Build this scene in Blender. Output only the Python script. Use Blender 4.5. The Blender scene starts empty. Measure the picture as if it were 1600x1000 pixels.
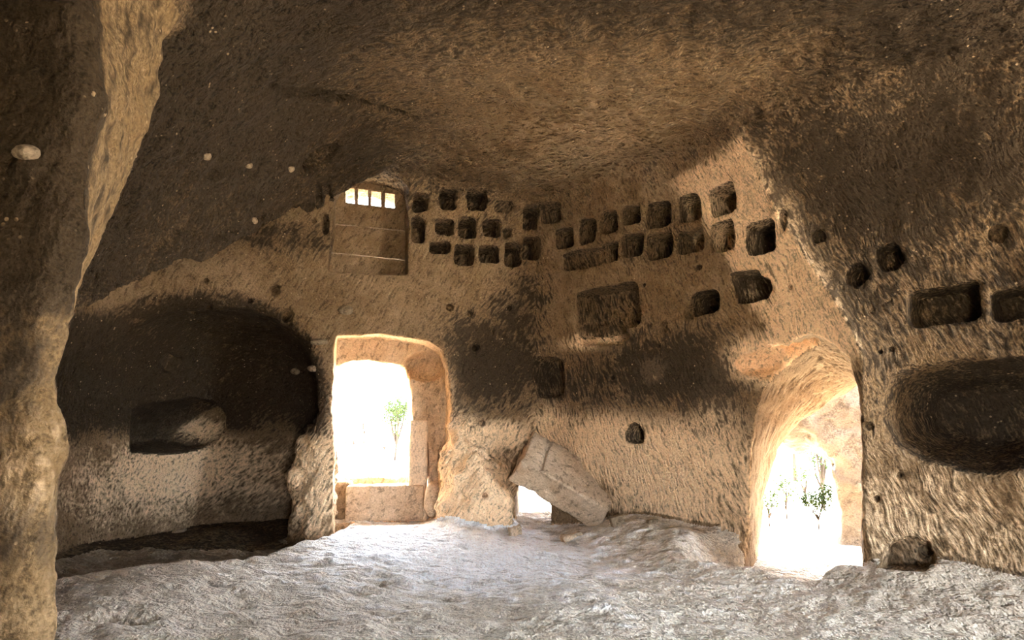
import bpy, math, random
import numpy as np
from mathutils import Vector, Matrix, Quaternion

random.seed(7)
VOX = 0.02            # carving resolution of the rock in view
scene = bpy.context.scene
COL = scene.collection

# ------------------------------------------------------------------ camera
CAM = np.array([0.0, 0.0, 1.3]); PITCH = math.radians(8.0); FPX = 1000.0
cam_data = bpy.data.cameras.new('camera'); cam = bpy.data.objects.new('camera', cam_data)
COL.objects.link(cam); scene.camera = cam
cam.location = CAM; cam.rotation_euler = (math.radians(90) + PITCH, 0, 0)
cam_data.sensor_width = 36.0; cam_data.lens = 36.0 * FPX / 1600.0
cam_data.clip_start = 0.05; cam_data.clip_end = 500

# ------------------------------------------------------------------ sky, sun, exposure
world = bpy.data.worlds.new('sky'); scene.world = world; world.use_nodes = True
wn = world.node_tree.nodes; wl = world.node_tree.links
bg = wn['Background']
bg.inputs['Color'].default_value = (0.74, 0.85, 1.0, 1)
bg.inputs['Strength'].default_value = 5.0
sun_data = bpy.data.lights.new('sun', 'SUN'); sun = bpy.data.objects.new('sun', sun_data); COL.objects.link(sun)
sun_data.energy = 16.0; sun_data.angle = math.radians(0.6); sun_data.color = (1.0, 0.93, 0.82)
sun.rotation_euler = Vector((-0.10, -0.16, -1.0)).to_track_quat('-Z', 'Y').to_euler()
sun.location = (2, 14, 20)
scene.view_settings.view_transform = 'Standard'; scene.view_settings.look = 'None'
scene.view_settings.gamma = 1.0; scene.view_settings.use_curve_mapping = False
scene.view_settings.exposure = 3.48
scene.cycles.max_bounces = 8; scene.cycles.diffuse_bounces = 7
scene.cycles.use_denoising = True
scene.cycles.sample_clamp_indirect = 12.0

def portal(name, loc, direction, sx, sz):
    # light portal: emits nothing, only tells the sampler where the sky can be seen
    l = bpy.data.lights.new(name, 'AREA'); l.shape = 'RECTANGLE'; l.size = sx; l.size_y = sz
    l.cycles.is_portal = True
    o = bpy.data.objects.new(name, l); COL.objects.link(o); o.location = loc
    o.rotation_euler = Vector(direction).to_track_quat('-Z', 'Z').to_euler()

# ------------------------------------------------------------------ numeric helpers
cP, sP = math.cos(PITCH), math.sin(PITCH)
def ray(px, py):
    u = (px - 800.0) / FPX; v = (500.0 - py) / FPX
    return np.array([u, cP - v * sP, sP + v * cP])
def at(px, py, depth):
    d = ray(px, py); return CAM + d * (depth / d[1])
def smoothstep(a, b, x):
    t = np.clip((x - a) / (b - a), 0, 1); return t * t * (3 - 2 * t)
def smax(a, b, k):
    h = np.maximum(k - np.abs(a - b), 0) / k; return np.maximum(a, b) + h * h * k * 0.25
def smin(a, b, k): return -smax(-a, -b, k)

def _hash(ix, iy, iz, seed):
    h = (ix.astype(np.uint32) * np.uint32(374761393) + iy.astype(np.uint32) * np.uint32(668265263)
         + iz.astype(np.uint32) * np.uint32(2147483647) + np.uint32(seed * 974711 & 0xffffffff))
    h = (h ^ (h >> np.uint32(13))) * np.uint32(1274126177)
    h = h ^ (h >> np.uint32(16))
    return (h & np.uint32(0xffff)).astype(np.float32) / 32767.5 - 1.0
def vnoise(P, freq, seed=0):
    Q = np.asarray(P, np.float32) * np.float32(1) * np.asarray(freq, np.float32)
    I = np.floor(Q); F = Q - I; I = I.astype(np.int64)
    F = F * F * (3 - 2 * F); r = np.zeros(len(Q), np.float32)
    for dx in (0, 1):
        wx = F[:, 0] if dx else 1 - F[:, 0]
        for dy in (0, 1):
            wy = F[:, 1] if dy else 1 - F[:, 1]
            for dz in (0, 1):
                wz = F[:, 2] if dz else 1 - F[:, 2]
                r += wx * wy * wz * _hash(I[:, 0] + dx, I[:, 1] + dy, I[:, 2] + dz, seed)
    return r
def fbm(P, freq, octaves=3, seed=0):
    r = 0; a = 1.0
    for o in range(octaves):
        r = r + a * vnoise(P, np.asarray(freq) * 2.03 ** o, seed + o * 17); a *= 0.5
    return r

def surface_nets(D, org, h):
    """zero surface of D (negative = air); returns verts, quads whose normals look into the air"""
    S = D < 0
    nx, ny, nz = D.shape
    cnt = np.zeros((nx - 1, ny - 1, nz - 1), np.int8)
    for dx in (0, 1):
        for dy in (0, 1):
            for dz in (0, 1):
                cnt += S[dx:nx - 1 + dx, dy:ny - 1 + dy, dz:nz - 1 + dz]
    act = np.argwhere((cnt > 0) & (cnt < 8)); del cnt
    idx = np.full((nx - 1, ny - 1, nz - 1), -1, np.int32)
    idx[act[:, 0], act[:, 1], act[:, 2]] = np.arange(len(act), dtype=np.int32)
    acc = np.zeros((len(act), 3)); n = np.zeros(len(act))
    for ax in range(3):
        o1, o2 = [(1, 2), (0, 2), (0, 1)][ax]
        for a in (0, 1):
            for b in (0, 1):
                off = np.zeros(3, int); off[o1] = a; off[o2] = b
                e = act + off; e2 = e.copy(); e2[:, ax] += 1
                v0 = D[e[:, 0], e[:, 1], e[:, 2]]; v1 = D[e2[:, 0], e2[:, 1], e2[:, 2]]
                m = (v0 < 0) != (v1 < 0)
                t = np.where(m, v0 / np.where(m, v0 - v1, 1), 0)
                p = np.tile(off.astype(float), (len(act), 1)); p[:, ax] = t
                acc += p * m[:, None]; n += m
    V = (act + acc / n[:, None]) * h + np.asarray(org)
    quads = []
    for ax in range(3):
        o1, o2 = [(1, 2), (2, 0), (0, 1)][ax]
        sl0 = [slice(None)] * 3; sl1 = [slice(None)] * 3
        sl0[ax] = slice(0, D.shape[ax] - 1); sl1[ax] = slice(1, D.shape[ax])
        for o in (o1, o2):
            sl0[o] = slice(1, D.shape[o] - 1); sl1[o] = slice(1, D.shape[o] - 1)
        A = S[tuple(sl0)]; B = S[tuple(sl1)]
        for flip in (False, True):
            e = np.argwhere((A & ~B) if not flip else (B & ~A))
            e[:, o1] += 1; e[:, o2] += 1
            c = []
            for (a, b) in ((1, 1), (0, 1), (0, 0), (1, 0)):
                g = e.copy(); g[:, o1] -= a; g[:, o2] -= b
                c.append(idx[g[:, 0], g[:, 1], g[:, 2]])
            q = np.stack(c, 1)
            quads.append(q if flip else q[:, ::-1])
    return V, np.concatenate(quads)

def vert_normals(V, Q):
    n = np.cross(V[Q[:, 2]] - V[Q[:, 0]], V[Q[:, 3]] - V[Q[:, 1]])
    N = np.zeros_like(V)
    for k in range(4):
        for c in range(3):
            N[:, c] += np.bincount(Q[:, k], n[:, c], len(V))
    return N / (np.linalg.norm(N, axis=1, keepdims=True) + 1e-12)

def make_mesh(name, V, F, mat, parent=None, attrs=None, normals=None, smooth=True):
    """F: (n,4) array, or list of polygons"""
    me = bpy.data.meshes.new(name)
    if isinstance(F, np.ndarray):
        n = len(F); k = F.shape[1]
        me.vertices.add(len(V)); me.vertices.foreach_set('co', np.ascontiguousarray(V, np.float32).ravel())
        me.loops.add(n * k); me.loops.foreach_set('vertex_index', np.ascontiguousarray(F, np.int32).ravel())
        me.polygons.add(n)
        me.polygons.foreach_set('loop_start', np.arange(0, n * k, k, dtype=np.int32))
        me.update(calc_edges=True)
    else:
        me.from_pydata([tuple(v) for v in V], [], F)
    if attrs:
        for an, av in attrs.items():
            a = me.attributes.new(an, 'FLOAT', 'POINT'); a.data.foreach_set('value', np.ascontiguousarray(av, np.float32))
    if smooth:
        me.polygons.foreach_set('use_smooth', np.ones(len(me.polygons), bool))
        if normals is not None:
            me.normals_split_custom_set_from_vertices(np.ascontiguousarray(normals, np.float32))
    me.materials.append(mat)
    o = bpy.data.objects.new(name, me); COL.objects.link(o)
    if parent is not None: o.parent = parent
    return o
def tag(o, label=None, cat=None, group=None, kind=None):
    if label: o['label'] = label
    if cat: o['category'] = cat
    if group: o['group'] = group
    if kind: o['kind'] = kind
    return o
def empty(name, loc=(0, 0, 0)):
    o = bpy.data.objects.new(name, None); COL.objects.link(o); o.location = loc; o.empty_display_size = 0.1
    return o

# ------------------------------------------------------------------ materials
def srgb(r, g, b):
    f = lambda c: (c / 255 / 12.92) if c <= 10 else ((c / 255 + 0.055) / 1.055) ** 2.4
    return (f(r), f(g), f(b), 1)
SOOT_SHADE = (0.028, 0.019, 0.012, 1)
def rock_material(name, base, dark, pale, rot=(0, 0, 0), stroke=(4, 26, 26), bump=0.6, coarse=0.4, lump=7.0, speck=0.75, dist=0.05, pitc=0.52, jitk=1.0, stain=SOOT_SHADE):
    m = bpy.data.materials.new(name); m.use_nodes = True
    nt = m.node_tree; N = nt.nodes; L = nt.links
    bs = N['Principled BSDF']; bs.inputs['Roughness'].default_value = 0.95
    bs.inputs['Specular IOR Level'].default_value = 0.08
    tc = N.new('ShaderNodeTexCoord')
    def noise(vec, scale, detail=3, rough=0.55, dim='3D'):
        n = N.new('ShaderNodeTexNoise'); n.noise_dimensions = dim
        n.inputs['Scale'].default_value = scale; n.inputs['Detail'].default_value = detail; n.inputs['Roughness'].default_value = rough
        L.new(vec, n.inputs['Vector']); return n.outputs['Fac']
    def math_(op, a, b=None, c=None, clamp=False):
        n = N.new('ShaderNodeMath'); n.operation = op; n.use_clamp = clamp
        for i, v in enumerate((a, b, c)):
            if v is None: continue
            if isinstance(v, (int, float)): n.inputs[i].default_value = v
            else: L.new(v, n.inputs[i])
        return n.outputs[0]
    def ramp(v, a, b):
        n = N.new('ShaderNodeMapRange'); n.interpolation_type = 'SMOOTHSTEP'
        L.new(v, n.inputs['Value']); n.inputs['From Min'].default_value = a; n.inputs['From Max'].default_value = b
        return n.outputs['Result']
    def mix(f, a, b):
        n = N.new('ShaderNodeMix'); n.data_type = 'RGBA'
        if isinstance(f, (int, float)): n.inputs['Factor'].default_value = f
        else: L.new(f, n.inputs['Factor'])
        for s, v in (('A', a), ('B', b)):
            i = [x for x in n.inputs if x.name == s and x.type == 'RGBA'][0]
            if isinstance(v, tuple): i.default_value = v
            else: L.new(v, i)
        return [x for x in n.outputs if x.type == 'RGBA'][0]
    P = tc.outputs['Object']
    # warped, stretched coordinates: short adze strokes
    wn_ = N.new('ShaderNodeTexNoise'); wn_.inputs['Scale'].default_value = 3.0; wn_.inputs['Detail'].default_value = 1
    L.new(P, wn_.inputs['Vector'])
    vm = N.new('ShaderNodeVectorMath'); vm.operation = 'MULTIPLY_ADD'
    L.new(wn_.outputs['Color'], vm.inputs[0]); vm.inputs[1].default_value = (0.14, 0.14, 0.14); L.new(P, vm.inputs[2])
    mp = N.new('ShaderNodeMapping'); mp.inputs['Rotation'].default_value = rot; L.new(vm.outputs[0], mp.inputs['Vector'])
    mp2 = N.new('ShaderNodeMapping'); mp2.inputs['Scale'].default_value = stroke; L.new(mp.outputs[0], mp2.inputs['Vector'])
    st = noise(mp2.outputs[0], 1.0, 2, 0.5)
    big = noise(P, 1.3, 3, 0.6)
    mid = noise(P, lump, 3, 0.65)
    fine = noise(P, 55.0, 2, 0.7)
    a_s = N.new('ShaderNodeAttribute'); a_s.attribute_name = 'soot_shade'
    a_p = N.new('ShaderNodeAttribute'); a_p.attribute_name = 'pale'
    # sooty and painted-shade darkening, with a streaky, flaking border
    jit = math_('ADD', math_('ADD', math_('MULTIPLY', math_('SUBTRACT', st, 0.5), 1.9), math_('MULTIPLY', math_('SUBTRACT', mid, 0.5), 1.1)), math_('MULTIPLY', math_('SUBTRACT', big, 0.5), 1.2))
    s = math_('ADD', a_s.outputs['Fac'], math_('MULTIPLY', jit, math_('MULTIPLY_ADD', ramp(a_s.outputs['Fac'], 0.0, 0.3), 0.5 * jitk, 0.2 * jitk)))
    soot_shade = math_('MULTIPLY', ramp(s, 0.16, 0.88), 0.91)
    p = math_('ADD', a_p.outputs['Fac'], math_('MULTIPLY', jit, 0.55))
    palef = ramp(p, 0.2, 0.8)
    c0 = mix(ramp(math_('ADD', math_('MULTIPLY', big, 0.6), math_('MULTIPLY', mid, 0.4)), 0.36, 0.64), dark, base)
    c1 = mix(palef, c0, pale)
    c2 = mix(soot_shade, c1, stain)
    # small pale pumice grains
    vo = N.new('ShaderNodeTexVoronoi'); vo.inputs['Scale'].default_value = 24.0; L.new(P, vo.inputs['Vector'])
    gr = math_('MULTIPLY', ramp(vo.outputs['Distance'], 0.26, 0.16), ramp(noise(P, 9.0, 2), 0.55, 0.72))
    c3 = mix(math_('MULTIPLY', gr, speck), c2, mix(0.35, base, pale))
    hsv = N.new('ShaderNodeHueSaturation'); L.new(c3, hsv.inputs['Color'])
    pit = math_('MULTIPLY_ADD', ramp(math_('ADD', math_('MULTIPLY', st, 0.7), math_('MULTIPLY', fine, 0.3)), 0.34, 0.50), pitc, 1.12 - pitc)   # shade of the tool marks painted into the colour
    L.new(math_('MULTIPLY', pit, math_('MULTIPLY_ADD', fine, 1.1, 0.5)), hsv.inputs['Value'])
    L.new(hsv.outputs[0], bs.inputs['Base Color'])
    hgt = math_('ADD', math_('ADD', math_('MULTIPLY', st, 1.0), math_('MULTIPLY', mid, coarse)), math_('MULTIPLY', fine, 0.35))
    b = N.new('ShaderNodeBump'); b.inputs['Strength'].default_value = bump; b.inputs['Distance'].default_value = dist
    L.new(hgt, b.inputs['Height']); L.new(b.outputs[0], bs.inputs['Normal'])
    return m
BASE = (0.285, 0.19, 0.108, 1); DARK = (0.185, 0.117, 0.060, 1); PALE = (0.83, 0.585, 0.355, 1)
M = {}
a2 = math.atan2(-0.95, 1)   # heading of the slanting wall
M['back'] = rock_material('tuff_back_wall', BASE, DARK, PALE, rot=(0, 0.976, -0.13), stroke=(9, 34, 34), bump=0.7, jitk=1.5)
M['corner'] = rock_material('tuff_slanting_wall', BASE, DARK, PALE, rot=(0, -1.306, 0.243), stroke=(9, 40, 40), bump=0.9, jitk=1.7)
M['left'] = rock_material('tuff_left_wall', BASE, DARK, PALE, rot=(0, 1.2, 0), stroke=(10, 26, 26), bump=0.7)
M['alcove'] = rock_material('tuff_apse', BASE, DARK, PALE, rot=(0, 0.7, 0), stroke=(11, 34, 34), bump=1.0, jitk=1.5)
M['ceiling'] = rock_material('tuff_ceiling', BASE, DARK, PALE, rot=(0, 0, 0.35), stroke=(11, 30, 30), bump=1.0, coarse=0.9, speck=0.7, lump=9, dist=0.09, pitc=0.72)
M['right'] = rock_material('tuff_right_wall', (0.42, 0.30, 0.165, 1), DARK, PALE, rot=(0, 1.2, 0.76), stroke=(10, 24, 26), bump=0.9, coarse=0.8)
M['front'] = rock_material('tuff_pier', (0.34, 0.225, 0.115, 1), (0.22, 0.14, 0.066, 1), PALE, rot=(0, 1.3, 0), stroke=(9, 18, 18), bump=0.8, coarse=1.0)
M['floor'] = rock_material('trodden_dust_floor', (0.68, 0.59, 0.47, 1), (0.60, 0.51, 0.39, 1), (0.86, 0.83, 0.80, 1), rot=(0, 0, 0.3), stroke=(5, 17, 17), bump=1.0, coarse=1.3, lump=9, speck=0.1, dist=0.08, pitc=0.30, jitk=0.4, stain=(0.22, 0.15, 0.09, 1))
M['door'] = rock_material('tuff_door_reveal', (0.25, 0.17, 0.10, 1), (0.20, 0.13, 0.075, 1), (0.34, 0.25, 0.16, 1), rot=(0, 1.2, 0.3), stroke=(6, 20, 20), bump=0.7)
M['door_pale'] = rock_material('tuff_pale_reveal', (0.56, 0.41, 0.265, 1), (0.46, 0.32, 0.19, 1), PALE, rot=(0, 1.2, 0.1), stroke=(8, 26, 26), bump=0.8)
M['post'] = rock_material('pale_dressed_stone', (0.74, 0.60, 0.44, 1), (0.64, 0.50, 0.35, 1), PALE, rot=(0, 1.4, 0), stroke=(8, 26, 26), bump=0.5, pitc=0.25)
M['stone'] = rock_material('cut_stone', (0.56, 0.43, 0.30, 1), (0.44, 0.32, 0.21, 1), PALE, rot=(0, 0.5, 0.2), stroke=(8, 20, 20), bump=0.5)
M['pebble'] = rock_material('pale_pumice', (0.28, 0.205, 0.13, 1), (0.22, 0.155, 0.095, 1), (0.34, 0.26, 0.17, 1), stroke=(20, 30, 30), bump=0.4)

# ------------------------------------------------------------------ the hollow: a signed field, negative = air
RIM = np.array([(-1.75, 6.75), (-2.08, 6.36), (-2.45, 5.9), (-2.9, 5.55), (-3.52, 5.19), (-4.6, 5.0)])
def z_floor(x, y):
    z = 0.035 * np.sin(1.9 * x + 0.7) * np.sin(1.6 * y + 0.3) + 0.02 * np.sin(4.1 * x + 1.3 * y) + 0.015 * np.sin(3.3 * y - 2.2 * x)
    d2 = (y - 8.13 + 0.95 * x) / 1.379
    z = z + 0.17 * smoothstep(-1.3, -0.2, d2) * smoothstep(0.4, 1.4, x) * (1 - 0.75 * smoothstep(2.4, 3.2, x))          # bank of fill under the slanting wall
    
    # sunk basin before the apse
    rim_y = np.interp(x, RIM[::-1, 0], RIM[::-1, 1])
    inside = smoothstep(-0.02, 0.16, (y - rim_y)) * smoothstep(-1.78, -2.05, x)
    z = z - 0.14 * inside + 0.03 * smoothstep(-0.35, -0.02, y - rim_y) * smoothstep(0.2, 0.0, y - rim_y) * smoothstep(-1.7, -2.1, x)
    z = z + 0.13 * np.exp(-(((x - 3.0) / 0.55) ** 2 + ((y - 4.85) / 0.35) ** 2))
    # small hollow in the near floor
    z = z - 0.11 * np.exp(-(((x + 2.42) / 0.20) ** 2 + ((y - 4.18) / 0.09) ** 2) ** 2)
    # trampled trench towards the garden door
    s = (x - 1.55) * 0.87 - (y - 5.55) * 0.5; t = (x - 1.55) * 0.5 + (y - 5.55) * 0.87
    return z
def z_ceil(x, y):
    zc = 4.02 + 0.05 * np.sin(1.3 * x + 0.5 * y) + 0.04 * np.sin(2.3 * y - 0.8 * x) + 0.10 * smoothstep(0.5, -2.0, x) * smoothstep(6, 7.5, y)
    zc = zc - 0.12 * smoothstep(5.5, 3.2, y)
    S = 2.04 + 1.75 * (x + 3.03) + 0.05 * np.sin(3.1 * y)
    m = smin(zc + 0 * S, S + 0 * zc, 1.5)
    m = np.maximum(m, 1.9)
    e = (x + 3.03) * -0.915 + (y - 4.6) * 0.404 + 0.025 * np.sin(5.3 * y) + 0.015 * np.sin(11 * y + 1)
    return m + (zc + 0.25 - m) * smoothstep(0.0, 0.14, e)
def pier_x(z, y):
    near = np.interp(z, [-0.5, 0.43, 0.8, 1.15, 1.45, 1.72, 2.07, 2.64, 3.09, 3.6, 5], [-1.70, -1.75, -1.80, -1.80, -1.84, -1.83, -1.78, -1.77, -1.86, -1.8, -1.6])
    far = np.interp(z, [-0.5, 1.5, 1.81, 2.13, 2.53, 2.86, 3.3, 3.64, 4.2, 5], [-2.5, -2.45, -2.37, -2.26, -2.12, -2.01, -1.95, -1.90, -1.5, -1.2])
    t = np.clip((y - 2.6) / 0.8, 0, 1)
    return near + (far - near) * t
def parts_of_room(x, y, z):
    d1 = (y - 7.2 - 0.2326 * (x + 2.43)) / 1.0267
    und = 0.03 * np.sin(2.1 * x + 1.1 * z) * np.sin(2.7 * z + 0.4) + 0.015 * np.sin(5 * x - 3 * z)
    d1 = d1 + und + 0.22 * smoothstep(3.5, 4.4, z)
    xr = 2.72 - 0.30 * np.clip(z - 1.75, 0, 3) ** 1.25
    p = np.clip((x - (xr - 0.40)) / 0.40, 0, 1); back = 0.22 * (1 - np.exp(-np.maximum(x - xr, 0) / 0.25))
    lean = 0.17 * np.clip(z - 2.2, 0, 3) ** 2
    d2 = (y - 8.13 + 0.95 * x) / 1.379 + und * 0.8 + 0.10 * smoothstep(3.4, 4.2, z)
    d2 = d2 + p * (0.38 - back + lean * smoothstep(0, 0.9, x - xr + 0.3)) + 0.05 * np.sin(3.1 * z + x) * p
    # lower part of the slanting wall is dressed back as a shallow panel
    u = (x * 1 - y * 0.95) / 1.379
    dl = -4.25 - x + 0.05 * np.sin(2 * y) * np.sin(2.2 * z)
    dr = x - 5.2
    df = z_floor(x, y) - z
    dc = (z - z_ceil(x, y)) * 0.7
    db = -1.1 - y + 0 * z
    # pier of the near arch
    px_ = pier_x(z, y) + 0.02 * np.sin(7 * z) * np.sin(5 * z + 2) * smoothstep(1.6, 1.0, z)
    ye = 2.5
    dp = np.minimum(px_ - x, np.minimum(y - ye, 3.4 - y))
    dp = smin(smin(px_ - x, y - ye, 0.12), 3.4 - y + 0 * z, 0.10)
    return d1, d2, dl, dr, df, dc, db, dp
def base_air(x, y, z):
    d1, d2, dl, dr, df, dc, db, dp = parts_of_room(x, y, z)
    w = smax(d1, d2, 0.35); w = smax(w, dl, 0.4); w = np.maximum(w, dr)
    w = smax(w, dc, 0.14 + 0.5 * smoothstep(1.2, 2.4, x)); w = smax(w, df, 0.10); w = np.maximum(w, db)
    w = smax(w, dp, 0.12)
    return w

CUT = []          # carved-out volumes, each a dict
def add_cut(fn, lo, hi, part=None, host=None, k=0.02, label=None, mat=None, soot_shade=0.0, kind='cut'):
    CUT.append(dict(fn=fn, lo=np.asarray(lo, float), hi=np.asarray(hi, float), part=part, host=host, k=k, label=label, mat=mat, soot_shade=soot_shade, kind=kind))
def air(x, y, z):
    d = base_air(x, y, z)
    for c in CUT:
        if c['kind'] == 'fill': d = smax(d, -c['fn'](x, y, z), c['k'])
        else: d = smin(d, c['fn'](x, y, z), c['k'])
    return d
def hit(px, py, start=3.0):
    d = ray(px, py); d = d / np.linalg.norm(d)
    t = np.arange(start, 14, 0.01); p = CAM[:, None] + d[:, None] * t
    v = air(p[0], p[1], p[2]); i = int(np.argmax(v > 0)); return p[:, i]
def poly_sdf(pts, g=0.008, margin=0.5):
    """signed distance to a polygon, tabulated on a fine grid"""
    pts = np.asarray(pts, float)
    lo = pts.min(0) - margin; hi = pts.max(0) + margin
    nu, nv = [int((hi[i] - lo[i]) / g) + 2 for i in (0, 1)]
    u = (lo[0] + g * np.arange(nu))[:, None]; v = (lo[1] + g * np.arange(nv))[None, :]
    d = None; s = np.ones((nu, nv))
    for i in range(len(pts)):
        a = pts[i]; b = pts[i - 1]; ex, ey = b - a
        wx = u - a[0]; wy = v - a[1]
        t = np.clip((wx * ex + wy * ey) / (ex * ex + ey * ey + 1e-12), 0, 1)
        q = (wx - ex * t) ** 2 + (wy - ey * t) ** 2
        d = q if d is None else np.minimum(d, q)
        c1 = v >= a[1]; c2 = v < b[1]; c3 = ex * wy > ey * wx
        s = np.where((c1 & c2 & c3) | (~c1 & ~c2 & ~c3), -s, s)
    T = (s * np.sqrt(d)).astype(np.float32)
    def f(U, V):
        a = np.clip((U - lo[0]) / g, 0, nu - 1.001).astype(np.float32); b = np.clip((V - lo[1]) / g, 0, nv - 1.001).astype(np.float32)
        a, b = np.broadcast_arrays(a, b)
        i = a.astype(np.int32); j = b.astype(np.int32); a = a - i; b = b - j
        return (T[i, j] * (1 - a) + T[i + 1, j] * a) * (1 - b) + (T[i, j + 1] * (1 - a) + T[i + 1, j + 1] * a) * b
    return f
WALL = {'back': (np.array([-0.2265, 0.974, 0.0]), None), 'corner': (np.array([0.6888, 0.7249, 0.0]), None), 'ceiling': (np.array([0, 0, 1.0]), None)}
def prism(pts3, n, depth, front=0.3, r=0.018, taper=0.06, rise=0.0):
    """carve a prism whose mouth polygon is given by 3-D points lying near one wall; n points into the rock"""
    n = np.asarray(n, float); n = n / np.linalg.norm(n)
    u = np.cross(n, [0, 0, 1.0]); u = u / np.linalg.norm(u); w = np.cross(u, n)
    pts3 = np.asarray(pts3); o = pts3.mean(0)
    pl = np.stack([(pts3 - o) @ u, (pts3 - o) @ w], 1)
    if r > 0:                                             # shrink a little, grown again by rounding
        c = pl.mean(0); ext = np.abs(pl - c).max(0); pl = c + (pl - c) * (1 - np.minimum(r / np.maximum(ext, 1e-3), 0.6))
    f2 = poly_sdf(pl)
    def f(x, y, z):
        X = x - o[0]; Y = y - o[1]; Z = z - o[2]
        U = X * u[0] + Y * u[1] + Z * u[2]; W = X * w[0] + Y * w[1] + Z * w[2]; T = X * n[0] + Y * n[1] + Z * n[2]
        a = f2(U, W + rise * np.maximum(T, 0)) + taper * np.maximum(T, 0)
        b = np.maximum(T - depth, -front - T) + r
        return np.minimum(np.maximum(a, b), 0) + np.sqrt(np.maximum(a, 0) ** 2 + np.maximum(b, 0) ** 2) - r
    m = r + 0.06
    cs = np.array([o + u * a + w * b + n * t for a in (pl[:, 0].min() - m, pl[:, 0].max() + m) for b in (pl[:, 1].min() - m - abs(rise) * depth, pl[:, 1].max() + m) for t in (-front - m, depth + m)])
    return f, cs.min(0), cs.max(0)
def plane_pts(wall, pxs, off=0.0):
    """photo points carried onto the wall they belong to"""
    n = WALL[wall][0]
    c = np.mean(pxs, 0); p0 = hit(*c) + n * off
    out = []
    for q in pxs:
        d = ray(*q); t = ((p0 - CAM) @ n) / (d @ n); out.append(CAM + d * t)
    return np.array(out)
rng = np.random.RandomState(3)
def box_px(x0, y0, x1, y1, slope, rnd=0.25, jit=0.03):
    """rounded quadrilateral whose top and bottom run along the wall's row line"""
    cx = (x0 + x1) / 2; cy = (y0 + y1) / 2; hw = (x1 - x0) / 2; hh = ((y1 - y0) - abs(slope) * (x1 - x0)) / 2
    out = []
    for i in range(20):
        a = 2 * math.pi * i / 20; c, s = math.cos(a), math.sin(a)
        e = rnd + 0.0
        ux = math.copysign(abs(c) ** e, c) * (1 + jit * rng.randn()); uy = math.copysign(abs(s) ** e, s) * (1 + jit * rng.randn())
        out.append((cx + ux * hw, cy - uy * hh + slope * ux * hw))
    return out
def niche(wall, host, x0, y0, x1, y1, slope, depth, part='niche', rnd=0.30, k=0.008, label=None, soot_shade=0.55, **kw):  # niche interiors coloured darker to stand for their shade
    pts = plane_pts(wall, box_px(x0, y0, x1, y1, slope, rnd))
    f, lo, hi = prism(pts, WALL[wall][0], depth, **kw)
    add_cut(f, lo, hi, part, host, k, label, soot_shade=soot_shade)
def niche_poly(wall, host, pxs, depth, part='niche', k=0.008, label=None, soot_shade=0.5, **kw):  # same painted interior shade as in the square niches
    pts = plane_pts(wall, pxs)
    f, lo, hi = prism(pts, WALL[wall][0], depth, **kw)
    add_cut(f, lo, hi, part, host, k, label, soot_shade=soot_shade)
def ball_cut(p, rad, part=None, host=None, k=0.02, label=None, soot_shade=0.2, kind='cut', scale=(1, 1, 1)):
    p = np.asarray(p); sc = np.asarray(scale, float) * rad
    m = sc.min()
    def f(x, y, z):
        q = np.sqrt(((x - p[0]) / sc[0]) ** 2 + ((y - p[1]) / sc[1]) ** 2 + ((z - p[2]) / sc[2]) ** 2)
        return (q - 1) * m
    add_cut(f, p - sc - 0.1, p + sc + 0.1, part, host, k, label, soot_shade=soot_shade, kind=kind)
def hole(host, px, py, rpx, rpy=None, depth=0.10, n=None, k=0.012):
    p = hit(px, py); s = np.linalg.norm(p - CAM) / FPX
    nn = n if n is not None else (WALL['back'][0] if host == 'wall_back' else WALL['corner'][0])
    rx = rpx * s; rz = (rpy or rpx) * s
    pts = []
    u = np.cross(nn, [0, 0, 1.0]); u = u / np.linalg.norm(u); w = np.cross(u, nn)
    for i in range(10):
        a = 2 * math.pi * i / 10
        pts.append(p + u * rx * math.cos(a) * (1 + 0.12 * rng.randn()) + w * rz * math.sin(a) * (1 + 0.12 * rng.randn()))
    f, lo, hi = prism(pts, nn, depth, front=0.1, r=min(0.012, rx * 0.4))
    add_cut(f, lo, hi, 'peg_hole', host, k, soot_shade=0.3)

# --- the sooty apse at the left of the back wall
def apse_fn(x, y, z):
    X = x + 3.35; n1 = (y - 7.2 - 0.2326 * (x + 2.43)) / 1.0267
    zz = np.maximum(z - 1.25, 0) / 1.18
    q = np.sqrt((np.abs(X) / 1.13) ** 2.6 + (np.abs(n1) / 1.62) ** 2 + zz ** 2.4 + 1e-9)
    a = (q - 1) * 0.95
    return np.maximum(a, -0.30 - z + 0 * x)
def apse_floor(x, y, z): return np.maximum(apse_fn(x, y, z), (z_floor(x, y) - z))
add_cut(apse_floor, (-4.9, 5.9, -0.5), (-1.8, 8.9, 2.9), 'apse', 'wall_back', 0.22, 'deep rounded apse, sooty black above and pale below', mat='alcove')

# --- doorway in the back wall: outer recess, then the narrower gap to the open air
nb = WALL['back'][0]
rec = plane_pts('back', [(519, 850), (521, 700), (518, 640), (521, 560), (525, 524), (590, 523), (668, 533), (690, 545), (700, 575), (706, 640), (703, 690), (694, 740), (690, 780), (688, 850)])
f, lo, hi = prism(rec, nb, 0.48, front=0.5, r=0.03, taper=0.02)
add_cut(lambda x, y, z, f=f: np.maximum(f(x, y, z), z_floor(x, y) - 0.0 - z), lo, hi, 'reveal', 'door_1', 0.03, mat='door_pale')
gap = plane_pts('back', [(515, 850), (515, 640), (518, 600), (526, 574), (545, 566), (575, 565), (612, 569), (634, 576), (641, 610), (644, 664), (668, 668), (670, 760), (670, 850)])
f, lo, hi = prism(gap, nb, 1.6, front=0.3, r=0.02, taper=0.0)
add_cut(lambda x, y, z, f=f: np.maximum(f(x, y, z), 0.0 - z + 0 * x), lo, hi, 'gap', 'door_1', 0.03, mat='door_pale')
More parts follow.
